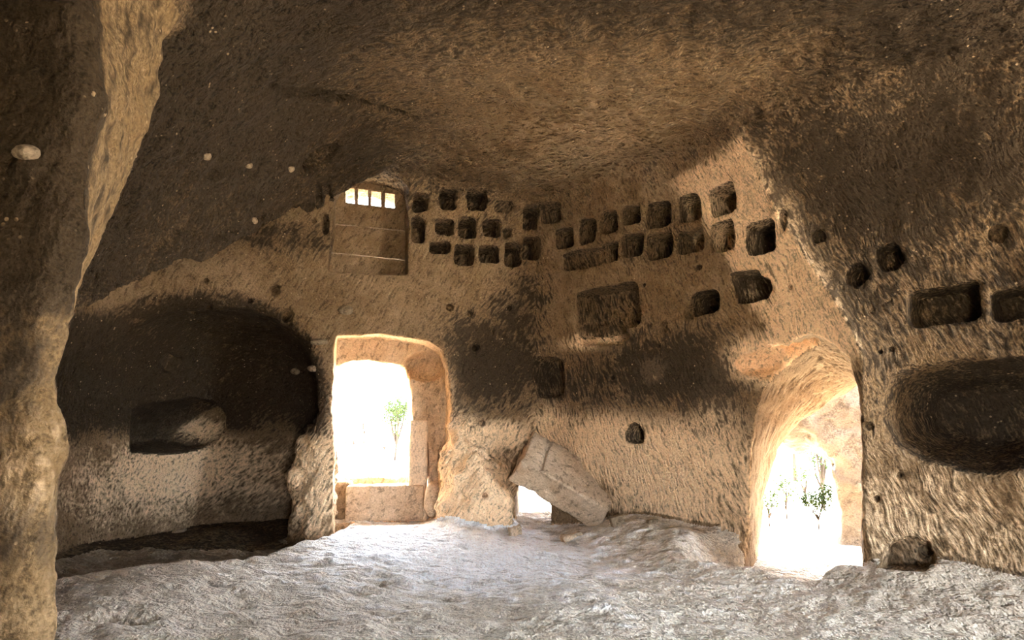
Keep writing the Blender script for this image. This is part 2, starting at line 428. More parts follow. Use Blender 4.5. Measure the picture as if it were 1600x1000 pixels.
# hollow behind the lintel, right of the gap
hp = at(662, 572, 8.05)
ball_cut(hp, 0.22, 'lintel_hollow', 'door_1', 0.05, scale=(1.25, 1.0, 0.85))
for (qx, qy, r) in ((676, 640, 0.10), (683, 690, 0.11)):
    ball_cut(at(qx, qy, 7.95), r, 'lintel_hollow', 'door_1', 0.03, scale=(1, 1.2, 1.6))

# --- high window embrasure
emb = plane_pts('back', [(513, 424), (521, 350), (524, 300), (540, 270), (580, 268), (622, 282), (636, 296), (637, 360), (637, 430)])
f, lo, hi = prism(emb, nb, 1.5, front=0.4, r=0.03, taper=0.0)
add_cut(f, lo, hi, 'embrasure', 'window_1', 0.03, mat='back')

# --- low gap under the fallen slab
lowg = plane_pts('back', [(806, 812), (806, 770), (812, 742), (835, 748), (862, 790), (862, 812)])
f, lo, hi = prism(lowg, np.array([0.08, 0.99, 0.0]), 1.9, front=0.5, r=0.03, taper=-0.02)
add_cut(f, lo, hi, 'wall_gap', 'wall_back', 0.05, 'ragged low gap to daylight beside the fallen slab', mat='door')

# --- garden doorway (arched, narrowing outward, skewed axis)
A2 = np.array([0.5, 0.866, 0.0]); T2 = np.array([0.866, -0.5, 0.0])
O2 = np.array([2.55, 5.65, 0.0])
def at2(px, py, s):   # photo point on the plane standing s metres along the passage
    d = ray(px, py); o = O2 + A2 * s; t = ((o - CAM) @ A2) / (d @ A2); p = CAM + d * t
    return ((p - O2) @ T2, p[2])
near = poly_sdf([at2(*q, 0.25) for q in [(1168, 960), (1172, 830), (1175, 720), (1185, 640), (1208, 580), (1240, 540), (1275, 528), (1310, 545), (1336, 570), (1347, 620), (1350, 700), (1350, 960)]])
far = poly_sdf([at2(*q, 1.15) for q in [(1184, 960), (1186, 850), (1194, 770), (1212, 700), (1240, 655), (1280, 622), (1335, 598), (1385, 590), (1400, 700), (1400, 960)]])
def door2_fn(x, y, z):
    X = x - O2[0]; Y = y - O2[1]
    s = X * A2[0] + Y * A2[1] + 0 * z; t = X * T2[0] + Y * T2[1] + 0 * z; Z = z + 0 * s
    k = np.clip((s - 0.25) / 0.9, 0, 1.2)
    d = near(t, Z) * (1 - k) + far(t, Z) * k
    fl = -0.16 - 0.05 * np.clip(s, -1, 2) - Z
    return np.maximum(np.maximum(d, fl), np.maximum(-0.45 - s, s - 2.6))
add_cut(door2_fn, (1.6, 4.8, -0.45), (4.2, 8.0, 2.45), 'reveal', 'door_2', 0.05, mat='door')
# broken pale scar above the arch
for (qx, qy, r, sc) in ((1212, 566, 0.24, (1.3, 1, 0.75)), (1250, 535, 0.20, (0.8, 1, 1.2)), (1182, 570, 0.18, (1.1, 1, 0.6))):
    ball_cut(hit(qx, qy) + np.array([0.02, 0.02, 0]), r, 'broken_scar', 'door_2', 0.03, scale=sc, soot_shade=0.0)
    CUT[-1]['mat'] = 'door_pale'
# worn hollow in the floor inside the garden door
ball_cut((1.98, 5.75, 0.10), 0.36, None, None, 0.16, scale=(1.15, 1.1, 0.6))
ball_cut((2.25, 5.35, 0.02), 0.28, None, None, 0.06, scale=(1.1, 1.2, 0.6))

# --- rough boulder-like foot of the wall between the doorway and the low gap
def bulge(p, r, sc):
    p = np.asarray(p); s3 = np.asarray(sc) * r; m = s3.min()
    def f(x, y, z):
        q = np.sqrt(((x - p[0]) / s3[0]) ** 2 + ((y - p[1]) / s3[1]) ** 2 + ((z - p[2]) / s3[2]) ** 2)
        return (q - 1) * m + 0.02 * np.sin(17 * x) * np.sin(13 * z + 4 * y)
    add_cut(f, p - s3 - 0.15, p + s3 + 0.15, 'rock_foot', 'wall_back', 0.18, 'rough pale broken foot of rock beside the doorway', kind='fill')
bulge(at(742, 785, 7.6), 0.45, (0.9, 0.75, 1.35))
bulge(at(722, 720, 7.60), 0.24, (0.6, 0.6, 1.7))
bulge(at(772, 790, 7.45), 0.20, (1, 0.9, 1.1))
bulge(at(484, 775, 7.48), 0.26, (0.85, 0.6, 3.0))

# --- pigeonholes of the back wall
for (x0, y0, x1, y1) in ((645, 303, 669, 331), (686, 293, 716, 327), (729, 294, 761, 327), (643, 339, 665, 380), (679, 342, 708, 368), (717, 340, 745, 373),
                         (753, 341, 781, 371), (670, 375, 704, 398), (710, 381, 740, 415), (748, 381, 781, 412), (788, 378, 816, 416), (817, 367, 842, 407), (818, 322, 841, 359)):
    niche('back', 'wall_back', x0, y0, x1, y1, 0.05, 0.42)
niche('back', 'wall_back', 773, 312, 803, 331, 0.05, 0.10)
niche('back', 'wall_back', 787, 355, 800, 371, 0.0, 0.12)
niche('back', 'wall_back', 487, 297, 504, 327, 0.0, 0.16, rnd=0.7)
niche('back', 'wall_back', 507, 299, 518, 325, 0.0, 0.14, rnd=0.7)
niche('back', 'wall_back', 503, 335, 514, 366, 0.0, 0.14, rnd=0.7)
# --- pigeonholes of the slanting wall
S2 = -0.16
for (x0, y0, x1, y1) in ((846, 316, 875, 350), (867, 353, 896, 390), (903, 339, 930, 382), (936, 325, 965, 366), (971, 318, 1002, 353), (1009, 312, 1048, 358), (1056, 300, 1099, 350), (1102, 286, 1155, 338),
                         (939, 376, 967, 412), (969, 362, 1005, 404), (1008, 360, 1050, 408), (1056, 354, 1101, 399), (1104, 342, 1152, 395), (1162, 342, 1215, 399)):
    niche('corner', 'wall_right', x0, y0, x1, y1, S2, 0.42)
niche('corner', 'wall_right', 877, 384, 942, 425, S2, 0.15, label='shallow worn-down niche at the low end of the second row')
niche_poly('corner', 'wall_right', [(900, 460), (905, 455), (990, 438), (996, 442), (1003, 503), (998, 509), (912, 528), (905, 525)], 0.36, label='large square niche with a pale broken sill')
niche('corner', 'wall_right', 1077, 450, 1123, 496, S2, 0.40, rnd=0.5, soot_shade=0.75)
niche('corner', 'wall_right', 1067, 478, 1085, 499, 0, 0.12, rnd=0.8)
niche_poly('corner', 'wall_right', [(1136, 425), (1160, 422), (1186, 424), (1192, 434), (1208, 440), (1209, 455), (1203, 465), (1160, 473), (1142, 473)], 0.40, soot_shade=0.8)
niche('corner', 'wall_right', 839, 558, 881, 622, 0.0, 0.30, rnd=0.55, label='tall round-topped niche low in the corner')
niche_poly('corner', 'wall_right', [(976, 690), (975, 676), (983, 664), (990, 660), (998, 664), (1006, 678), (1005, 692), (990, 693)], 0.36, soot_shade=0.75, label='small pointed lamp niche in the pale lower wall')
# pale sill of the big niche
ball_cut(hit(945, 528), 0.16, 'sill_scar', 'wall_right', 0.04, scale=(2.2, 1.9, 0.55), soot_shade=0)
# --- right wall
niche_poly('corner', 'wall_right', [(1417, 462), (1422, 456), (1524, 435), (1530, 440), (1535, 494), (1530, 499), (1428, 512), (1422, 508)], 0.34, label='long rectangular niche in the dark wall beyond the arch', soot_shade=0.75)
niche_poly('corner', 'wall_right', [(1547, 462), (1552, 455), (1640, 438), (1650, 440), (1650, 492), (1556, 503), (1551, 499)], 0.34, label='long rectangular niche cut off by the picture edge', soot_shade=0.75)
niche_poly('corner', 'wall_right', [(1392, 610), (1400, 588), (1430, 572), (1500, 560), (1600, 556), (1690, 556), (1690, 735), (1612, 728), (1580, 736), (1545, 741), (1505, 736), (1490, 728), (1435, 716), (1400, 690), (1388, 650)], 0.8, part='arched_recess', label='broad dark rounded recess with a scalloped lower rim', soot_shade=0.8, r=0.08, taper=0.25, k=0.05)
niche_poly('corner', 'wall_right', [(1384, 887), (1388, 857), (1402, 845), (1420, 840), (1448, 847), (1463, 870), (1463, 887)], 0.11, part='basin_niche', label='small rounded niche at the floor with a hole in its back', soot_shade=0.0)
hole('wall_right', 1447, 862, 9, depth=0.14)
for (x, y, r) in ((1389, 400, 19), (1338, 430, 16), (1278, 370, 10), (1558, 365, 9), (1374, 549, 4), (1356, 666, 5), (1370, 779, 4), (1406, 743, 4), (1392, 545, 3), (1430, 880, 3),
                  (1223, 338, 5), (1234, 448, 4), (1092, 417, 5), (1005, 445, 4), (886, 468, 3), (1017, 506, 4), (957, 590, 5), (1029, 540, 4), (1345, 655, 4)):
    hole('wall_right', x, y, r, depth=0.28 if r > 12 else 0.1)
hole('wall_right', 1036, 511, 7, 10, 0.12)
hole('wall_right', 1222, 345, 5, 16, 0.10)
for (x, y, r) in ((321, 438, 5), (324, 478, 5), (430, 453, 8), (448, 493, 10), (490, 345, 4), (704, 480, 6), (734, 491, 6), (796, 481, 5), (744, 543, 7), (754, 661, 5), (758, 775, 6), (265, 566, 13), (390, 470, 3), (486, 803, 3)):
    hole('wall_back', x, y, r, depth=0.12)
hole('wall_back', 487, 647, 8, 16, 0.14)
# carved hollow in the apse
hollow = [(206, 693), (210, 672), (224, 650), (250, 632), (290, 618), (320, 622), (337, 645), (336, 672), (324, 695), (300, 706), (275, 709), (242, 702)]
c_ = hit(270, 664); pts = []
for q in hollow:
    d = ray(*q); pts.append(CAM + d * (c_[1] / d[1]))
f, lo, hi = prism(np.array(pts), np.array([-0.1, 1, 0.0]), 0.55, front=0.5, r=0.03, taper=0.12)
hollow_fn = f
add_cut(f, lo, hi, 'carved_hollow', 'wall_back', 0.012, 'rounded hollow in the apse, its sooty back scraped clean', mat='alcove', soot_shade=1.0)
# --- ceiling marks
crk = [hit(x, y) for x, y in ((426, 136), (455, 144), (490, 150), (530, 155), (565, 160), (600, 168), (628, 178), (652, 187))]
def groove(x, y, z):
    r = None
    for i in range(len(crk) - 1):
        a, b = crk[i], crk[i + 1]; e = b - a
        t = np.clip(((x - a[0]) * e[0] + (y - a[1]) * e[1] + (z - a[2]) * e[2]) / (e @ e), 0, 1)
        d = np.sqrt((x - a[0] - e[0] * t) ** 2 + (y - a[1] - e[1] * t) ** 2 + ((z - a[2] - e[2] * t) * 0.5) ** 2)
        d = d - (0.025 + 0.03 * np.sin(math.pi * (i + t) / (len(crk) - 1)))
        r = d if r is None else np.minimum(r, d)
    return r
add_cut(groove, np.min(crk, 0) - 0.2, np.max(crk, 0) + 0.2, 'crack', 'ceiling', 0.01, 'long dark open crack across the sooty ceiling', soot_shade=0.9)  # shade inside the crack painted into its colour
for (x, y, r, sc) in ((503, 246, 0.15, (1.5, 1.2, 1.2)), (1180, 174, 0.05, (1.4, 1, 1)), (414, 338, 0.06, (1.5, 1, 0.7)), (1222, 180, 0.03, (1, 1, 1))):
    ball_cut(hit(x, y), r, 'pit', 'ceiling', 0.015, scale=sc, soot_shade=0.5)

# --- the open air behind the walls
def outside_fn(x, y, z):
    d1 = (y - 7.2 - 0.2326 * (x + 2.43)) / 1.0267; d2 = (y - 8.13 + 0.95 * x) / 1.379
    a = 1.02 + 0.9 * smoothstep(-2.0, -2.8, x) - d1; b = np.maximum(1.0 - d2, 0.5 - x)
    return np.minimum(a, b) + 0 * z
# --- unseen opening added behind the viewer for fill light
def added_opening_fn(x, y, z):
    q = np.maximum(np.abs(x - 0.9) - 0.5, np.maximum(z - 1.9, -0.05 - z)); return np.maximum(q, y + 0.6)
OUT = dict(fn=outside_fn)

def field(xs, ys, zs):
    xs, ys, zs = [np.asarray(a, np.float32) for a in (xs, ys, zs)]
    X = xs[:, None, None]; Y = ys[None, :, None]; Z = zs[None, None, :]
    D = base_air(X, Y, Z).astype(np.float32)
    D = np.array(np.broadcast_to(D, (len(xs), len(ys), len(zs))))
    for c in CUT:
        i0, i1 = np.searchsorted(xs, (c['lo'][0], c['hi'][0])); j0, j1 = np.searchsorted(ys, (c['lo'][1], c['hi'][1])); k0, k1 = np.searchsorted(zs, (c['lo'][2], c['hi'][2]))
        if i0 >= i1 or j0 >= j1 or k0 >= k1: continue
        v = c['fn'](X[i0:i1], Y[:, j0:j1], Z[:, :, k0:k1])
        s = D[i0:i1, j0:j1, k0:k1]
        D[i0:i1, j0:j1, k0:k1] = smax(s, -v, c['k']) if c['kind'] == 'fill' else smin(s, v, c['k'])
    if ys[-1] > 7: D = np.minimum(D, outside_fn(X, Y, Z))
    D = np.minimum(D, added_opening_fn(X, Y, Z)) if ys[0] < 1 else D
    return D
def extract(lo, hi, h):
    n = [int(round((hi[i] - lo[i]) / h)) + 1 for i in range(3)]
    xs, ys, zs = [lo[i] + h * np.arange(n[i]) for i in range(3)]
    D = np.empty(n, np.float32)
    for j in range(0, n[1], 48): D[:, j:j + 48, :] = field(xs, ys[j:j + 48], zs)
    return surface_nets(D, lo, h)

# sooty, rubbed and otherwise paler zones, the rib's painted lit flank included: centre (photo point carried to the surface), radii in metres, weight
def blob_list(lst): return [(hit(x, y), np.asarray(r, float), w) for (x, y, r, w) in lst]
SOOT_BLOBS = blob_list([
    (760, 570, (0.55, 0.55, 0.55), 1.1), (800, 520, (0.35, 0.4, 0.5), 0.7), (825, 465, (0.25, 0.3, 0.45), 0.6),
    (930, 590, (0.6, 0.6, 0.32), 0.8), (1020, 580, (0.6, 0.6, 0.36), 0.85), (1090, 575, (0.6, 0.6, 0.40), 0.9), (1130, 600, (0.35, 0.35, 0.4), 0.75), (860, 590, (0.3, 0.3, 0.3), 0.8),
    (440, 370, (0.7, 0.5, 0.22), 0.8), (560, 380, (0.0001, 0.1, 0.1), 0.0),
    (1330, 500, (0.35, 0.4, 0.6), 0.55), (1420, 330, (0.9, 0.9, 0.5), 0.6), (1500, 250, (1.4, 1.4, 0.5), 0.9), (1500, 600, (0.9, 0.9, 0.4), 0.75),
    (1350, 250, (0.9, 0.9, 0.5), 0.9), (1400, 560, (0.5, 0.5, 0.3), 0.4), (1060, 370, (1.0, 1.0, 0.35), 0.35), (740, 360, (0.8, 0.5, 0.4), 0.35),
    (1190, 420, (0.3, 0.3, 0.5), 0.35), (950, 480, (0.4, 0.4, 0.3), 0.25),
    (20, 560, (0.16, 0.4, 0.30), 0.8), (40, 840, (0.35, 0.4, 0.14), 0.6),
])
PALE_BLOBS = blob_list([
    (950, 700, (0.55, 0.55, 0.35), 1.0), (1060, 740, (0.8, 0.8, 0.5), 1.0), (860, 680, (0.3, 0.3, 0.35), 0.8), (1120, 660, (0.3, 0.3, 0.3), 0.7), (940, 535, (0.40, 0.40, 0.12), 1.1),
    (780, 680, (0.35, 0.4, 0.18), 0.9), (740, 770, (0.5, 0.5, 0.55), 1.0), (720, 690, (0.25, 0.3, 0.45), 0.9), (487, 740, (0.25, 0.4, 0.75), 0.9), (700, 600, (0.15, 0.3, 0.5), 0.7),
    (1215, 560, (0.45, 0.45, 0.25), 1.2), (1250, 520, (0.25, 0.3, 0.3), 1.1), (1230, 400, (0.14, 0.2, 0.7), 0.9), (1270, 490, (0.18, 0.25, 0.5), 0.9), (1190, 280, (0.15, 0.2, 0.4), 0.7),
    (1480, 830, (1.2, 1.2, 0.55), 0.42), (280, 740, (1.3, 1.2, 0.40), 0.85), (300, 675, (0.35, 0.7, 0.16), 0.8), (60, 700, (0.4, 0.5, 0.55), 0.35),
    (1020, 580, (0.14, 0.14, 0.12), 1.0), (640, 240, (0.5, 0.6, 0.3), 0.4), (920, 220, (1.5, 1.3, 0.5), 0.36), (1000, 265, (0.8, 0.6, 0.3), 0.3),  # larger ones: paler middle of the ceiling
    (590, 400, (0.5, 0.6, 0.5), 0.4)])
def blobs(P, lst):
    r = np.zeros(len(P), np.float32)
    for c, s, w in lst:
        if w == 0: continue
        q = (((P - c) / s) ** 2).sum(1); r = np.maximum(r, w * np.exp(-q * 0.7)) + 0.25 * np.minimum(r, w * np.exp(-q * 0.7))
    return r

SCAR = hit(1212, 566)
HOSTS = {}
def build_rock(lo, hi, h, detailed):
    V, Q = extract(np.asarray(lo, float), np.asarray(hi, float), h)
    C = V[Q].mean(1)
    keep = outside_fn(C[:, 0], C[:, 1], C[:, 2]) > -0.06                       # outer skin only around the openings
    op = np.array([[-1.75, 8.2, 1.0], [-1.75, 8.2, 3.6], [0.25, 8.8, 0.3], [3.2, 6.7, 0.8]])
    for o in op: keep |= (np.linalg.norm(C - o, axis=1) < 1.5)
    keep &= C[:, 2] > -0.45
    Q = Q[keep]; C = C[keep]
    N = vert_normals(V, Q)
    d1, d2, dl, dr, df, dc, db, dp = parts_of_room(V[:, 0], V[:, 1], V[:, 2])
    # which surface each face belongs to
    e = parts_of_room(C[:, 0], C[:, 1], C[:, 2])
    names = ['wall_back', 'wall_right', 'wall_left', 'wall_right', 'floor', 'ceiling', 'wall_front', 'wall_front']
    arg = np.argmax(np.stack([np.broadcast_to(a, C.shape[:1]) for a in e]), 0)
    inside = base_air(C[:, 0], C[:, 1], C[:, 2])
    host = np.array([{'wall_back': 0, 'wall_right': 1, 'wall_left': 2, 'floor': 4, 'ceiling': 5, 'wall_front': 6}[n] for n in names])[arg]
    nf = np.cross(V[Q[:, 2]] - V[Q[:, 0]], V[Q[:, 3]] - V[Q[:, 1]]); nf /= np.linalg.norm(nf, axis=1, keepdims=True) + 1e-12
    zf_ = C[:, 2] - z_floor(C[:, 0], C[:, 1])
    host = np.where((host == 4) & ((zf_ > 0.10) | (nf[:, 2] < 0.3)), np.where(e[0] > e[1], 0, 1), host)
    host = np.where((host != 4) & (zf_ < 0.06) & (nf[:, 2] > 0.75), 4, host)
    pid = np.full(len(C), -1)
    recess_soot_shade = np.zeros(len(V), np.float32)
    for i, c in enumerate(CUT):
        m = np.where(((C > c['lo']) & (C < c['hi'])).all(1))[0]
        mv = np.where(((V > c['lo']) & (V < c['hi'])).all(1))[0]
        if len(mv) and c['soot_shade']:
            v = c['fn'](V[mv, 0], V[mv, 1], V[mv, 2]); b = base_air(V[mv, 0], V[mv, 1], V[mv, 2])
            recess_soot_shade[mv] = np.maximum(recess_soot_shade[mv], c['soot_shade'] * ((v < 0.02) & (b > 0.03)))  # cut interiors darkened as painted shade; only the apse hollow is truly sooty
        if not len(m) or not c['part']: continue
        v = c['fn'](C[m, 0], C[m, 1], C[m, 2])
        if c['kind'] == 'fill': ok = (np.abs(v) < h * 1.5 + 0.04) & (host[m] != 4)
        else: ok = (np.abs(v) < h * 0.9) & (inside[m] > h * 0.6)
        if c['host'] == 'door_2' or c['host'] == 'door_1': ok &= (inside[m] > 0.05)
        if c['host'] in ('door_1', 'door_2') or c['part'] == 'wall_gap':
            low = ok & (nf[m, 2] > 0.7) & (C[m, 2] < 0.25); host[m[low]] = 4; ok &= ~low
        pid[m[ok]] = i
    # attributes of the stone
    soot_shade = blobs(V, SOOT_BLOBS); pale = blobs(V, PALE_BLOBS)
    ce = smoothstep(-0.5, -0.05, dc) * smoothstep(1.6, 2.3, V[:, 2])
    x, y, z = V.T
    soot_c = 0.43 + 0.42 * smoothstep(-0.5, -1.8, x) * smoothstep(7.6, 6.4, y) + 0.42 * smoothstep(4.8, 3.7, y) + 0.5 * smoothstep(2.0, 3.2, x) - 0.10 * smoothstep(-1, 0.3, x) * smoothstep(2.2, 1.3, x) * smoothstep(4, 5, y)
    soot_shade = np.maximum(soot_shade, ce * soot_c)
    apd = apse_fn(x, y, z); ap = apd < 0.3
    soot_shade = np.maximum(soot_shade, 1.0 * smoothstep(0.28, 0.02, apd) * smoothstep(0.88, 1.25, z + 0.12 * vnoise(V, 3.0, 5)))
    soot_shade = np.maximum(soot_shade, 0.85 * smoothstep(2.6, 3.2, z) * smoothstep(2.3, 3.0, x))
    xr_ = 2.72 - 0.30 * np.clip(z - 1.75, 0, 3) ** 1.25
    soot_shade = np.maximum(soot_shade, 0.62 * smoothstep(0.0, 0.08, x - xr_) * smoothstep(-0.3, -0.1, d2) * smoothstep(1.5, 2.0, z))  # sooty edge at the rib, with shade of the turned-away flank painted in
    pale = np.maximum(pale, 0.8 * smoothstep(xr_ - 0.42, xr_ - 0.28, x) * (x < xr_ + 0.03) * smoothstep(-0.25, -0.08, d2) * smoothstep(1.5, 1.9, z) * smoothstep(3.9, 3.5, z))  # rib flank towards the doorway painted paler, as if lit
    soot_shade = np.where((x > xr_ - 0.4) & (x < xr_) & (z > 1.6) & (z < 3.7), soot_shade * 0.3, soot_shade)
    sc_ = blobs(V, [(SCAR, np.array([0.42, 0.42, 0.22]), 1.3)]); soot_shade = soot_shade * (1 - np.clip(sc_, 0, 1)); pale = np.maximum(pale, sc_)
    pr = smoothstep(-0.15, -0.05, dp)
    soot_shade = soot_shade * (1 - pr) + pr * np.maximum(np.maximum(blobs(V, SOOT_BLOBS[-2:]), 0.46 * smoothstep(1.6, 2.2, z)), 1.1 * smoothstep(2.78, 2.60, y) * smoothstep(1.45, 1.95, z + 0.25 * vnoise(V, 2.5, 6)))
    soot_shade = np.maximum(soot_shade, recess_soot_shade)
    scr = np.exp(-(((x - c_[0] - 0.2) / 0.42) ** 2 + ((z - c_[2] + 0.02) / 0.26) ** 2) ** 2) * (hollow_fn(x, y, z) < 0.015) * (y > c_[1] + 0.06)
    soot_shade = soot_shade * (1 - scr * smoothstep(-0.05, 0.03, (x - c_[0]) * 0.62 - (z - c_[2]) + 0.07))
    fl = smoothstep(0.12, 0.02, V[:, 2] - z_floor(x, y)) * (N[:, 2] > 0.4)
    soot_shade = soot_shade * (1 - fl) + fl * 0.75 * smoothstep(0.02, 0.08, -z) * smoothstep(-1.9, -2.2, x) * (y > 5) + fl * 0.55 * smoothstep(1.3, 2.9, x) * smoothstep(6.2, 5.0, y); pale = np.where(fl > 0.5, 1.1 * np.exp(-(((x + 0.6 + 0.35 * (y - 6.5)) / 1.7) ** 2 + ((y - 6.6) / 1.9) ** 2)) + 0.05 * (y > 7.5), pale)  # mid floor: trampled dust, with the doorway's light pool painted paler
    # relief on the carved stone
    if detailed:
        rough = 0.012 + 0.018 * ce + 0.035 * (np.isin(np.arange(len(V)), np.unique(Q[np.isin(pid, [i for i, c in enumerate(CUT) if c['part'] in ('rock_foot', 'broken_scar')])]))).astype(float)
        rough = np.where(dp > -0.1, 0.022, rough)
        near_r = smoothstep(3.2, 3.9, x) * 0.008
        d = (rough + near_r) * fbm(V, 5.0, 3, 1) + 0.35 * rough * fbm(V, (14, 14, 20), 2, 9)
        d += fl * 0.022 * fbm(V, (4.5, 7, 4), 3, 4)
        V = V + N * d[:, None]; N = vert_normals(V, Q)
    # split into setting pieces and their parts
    hn = {0: 'wall_back', 1: 'wall_right', 2: 'wall_left', 4: 'floor', 5: 'ceiling', 6: 'wall_front'}
    mats = {0: 'back', 1: 'corner', 2: 'left', 4: 'floor', 5: 'ceiling', 6: 'front'}
    def sub(sel, name, mat, parent):
        q = Q[sel]
        if len(q) == 0: return None
        u, inv = np.unique(q, return_inverse=True)
        return make_mesh(name, V[u], inv.reshape(q.shape), mat, parent, dict(soot_shade=soot_shade[u], pale=pale[u]), N[u])
    for hid, n in hn.items():
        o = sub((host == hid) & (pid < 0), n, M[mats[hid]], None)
        if o is None: continue
        if n in HOSTS: o.parent = HOSTS[n]; o.name = n + '_shell'
        else: HOSTS[n] = o; tag(o, kind='structure')
    for n in ('door_1', 'door_2', 'window_1'):
        if n not in HOSTS and detailed: HOSTS[n] = tag(empty(n), kind='structure')
    done = {}
    for i, c in enumerate(CUT):
        if c['part'] is None: continue
        key = (c['host'], c['part']) if c['part'] in ('rock_foot', 'lintel_hollow', 'broken_scar') else i
        done.setdefault(key, []).append(i)
    mat_of = {'wall_back': 'back', 'wall_right': 'corner', 'ceiling': 'ceiling', 'door_1': 'door_pale', 'door_2': 'door', 'window_1': 'back'}
    for key, ids in done.items():
        c = CUT[ids[0]]
        o = sub(np.isin(pid, ids), c['part'], M[c['mat'] or mat_of[c['host']]], HOSTS.get(c['host']))
        if o is not None and c['label']: o['label'] = c['label']
build_rock((-4.7, 2.2, -0.5), (5.02, 10.1, 4.62), VOX, True)
build_rock((-4.7, -1.7, -0.54), (5.6, 2.28, 4.66), 0.08, False)
tag(HOSTS['wall_back'], 'brown tuff wall with doorway, high window and rows of pigeonholes')
tag(HOSTS['wall_right'], 'slanting tuff wall with two rows of square niches and a garden door')
tag(HOSTS['ceiling'], 'uneven sooty dark chiselled cave ceiling')
tag(HOSTS['floor'], 'trampled pale dusty cave floor')
tag(HOSTS['wall_front'], 'near pier of eroded tuff with a sooty dark face')
tag(HOSTS['door_1'], 'doorway in the brown back wall with a carved sill stone')
tag(HOSTS['door_2'], 'arched opening onto the bright garden')
tag(HOSTS['window_1'], 'high embrasure closed by slabs with four small square lights')
portal('portal_door', at(580, 660, 8.6), (0, -1, 0), 1.3, 2.0)
portal('portal_garden_door', (3.15, 6.7, 0.75), (-0.5, -0.87, 0), 1.7, 2.2)
portal('portal_window', at(578, 308, 8.3), (0.2, -1, 0), 1.0, 0.9)
portal('portal_added_opening', (0.9, -1.5, 1.25), (0, 1, 0), 1.2, 2.2)

# ------------------------------------------------------------------ stones and slabs
def stone_mesh(name, c, axes, half, mat, parent=None, rnd=0.02, amp=0.01, freq=6.0, h=0.02, seed=0, extra=None, ball=False):
    """weathered block: local x, y, z along the rows of axes; its origin lies at its foot"""
    A = np.asarray(axes, float); A = A / np.linalg.norm(A, axis=1, keepdims=True); half = np.asarray(half, float)
    R = np.abs(A).T @ half if not ball else np.full(3, half.max())
    R = R + amp * 2 + 3 * h
    n = [int(2 * R[i] / h) + 2 for i in range(3)]
    g = np.stack(np.meshgrid(*[-R[i] + h * np.arange(n[i]) for i in range(3)], indexing='ij'), -1)
    L_ = g @ A.T
    if ball: d = (np.sqrt(((L_ / half) ** 2).sum(-1)) - 1) * half.min()
    else:
        q = np.abs(L_) - half + rnd
        d = np.sqrt((np.maximum(q, 0) ** 2).sum(-1)) + np.minimum(q.max(-1), 0) - rnd
    if extra is not None: d = extra(d, L_)
    d = d + amp * fbm((g + np.asarray(c)).reshape(-1, 3), freq, 3, seed).reshape(d.shape)
    V, Q = surface_nets(-d, -R, h)
    base = np.array([0, 0, V[:, 2].min()])
    o = make_mesh(name, V - base, Q, mat, parent)
    o.location = np.asarray(c) + base
    return o
I3 = np.eye(3)
def frame(n):            # rows: along the wall, into the wall, up
    n = np.asarray(n, float); n = n / np.linalg.norm(n); u = np.cross(n, [0, 0, 1.0]); return np.stack([u, n, [0, 0, 1.0]])
FB = frame((-0.12, 1, 0))
# carved stone lying in the doorway
def carved(d, L_):
    x, y, z = L_[..., 0], L_[..., 1], L_[..., 2]
    f = smoothstep(-0.02, -0.06, y + 0.06)                                     # only on its front
    rel = 0.010 * smoothstep(0.115, 0.10, np.abs(z)) * smoothstep(0.42, 0.40, np.abs(x))
    for xc in (-0.18, 0.22): rel = rel - 0.012 * smoothstep(0.03, 0.015, np.abs(x - xc))
    an = np.arctan2(z + 0.11, x - 0.33); rr = np.hypot(z + 0.11, x - 0.33)
    rel = rel + 0.008 * smoothstep(0.2, 0.8, np.sin(9 * an)) * (rr < 0.2) * (x > 0.23)
    return d + f * rel
c = at(603, 779, 8.0); c[2] = 0.195
o = stone_mesh('carved_stone', c, FB, (0.46, 0.14, 0.205), M['stone'], rnd=0.02, amp=0.006, extra=carved, h=0.0125, seed=3)
tag(o, 'long carved stone block lying across the doorway in front of the parapet', 'stone block')
c = at(583, 775, 8.40); o = stone_mesh('parapet_stone', (c[0], c[1], 0.20), FB, (0.52, 0.10, 0.27), M['door_pale'], rnd=0.03, amp=0.012, h=0.02, seed=5)
o.name = 'parapet'; o.parent = HOSTS['door_1']; o['label'] = 'low stone parapet closing the foot of the doorway behind the carved block'
c = at(654, 705, 8.05); o = stone_mesh('jamb_post', (c[0], c[1], 0.58), FB, (0.11, 0.11, 0.60), M['post'], rnd=0.02, amp=0.008, h=0.02, seed=6)
tag(o, 'upright pale stone post standing at the doorway\'s jamb', 'stone post')
c = at(675, 778, 7.72); o = stone_mesh('round_stone', c, I3, (0.095, 0.10, 0.20), M['stone'], amp=0.012, ball=True, h=0.02, seed=8)
o.name = 'jamb_boulder'; o.parent = HOSTS['door_1']; o['label'] = 'smooth rounded brown stone bedded at the end of the carved block'
c = at(533, 778, 8.1); o = stone_mesh('jamb_stone', (c[0], c[1], 0.2), FB, (0.13, 0.18, 0.24), M['door'], rnd=0.05, amp=0.02, h=0.02, seed=9)
tag(o, 'ochre rubble stone wedged between the doorway edge and the carved block', 'stone')
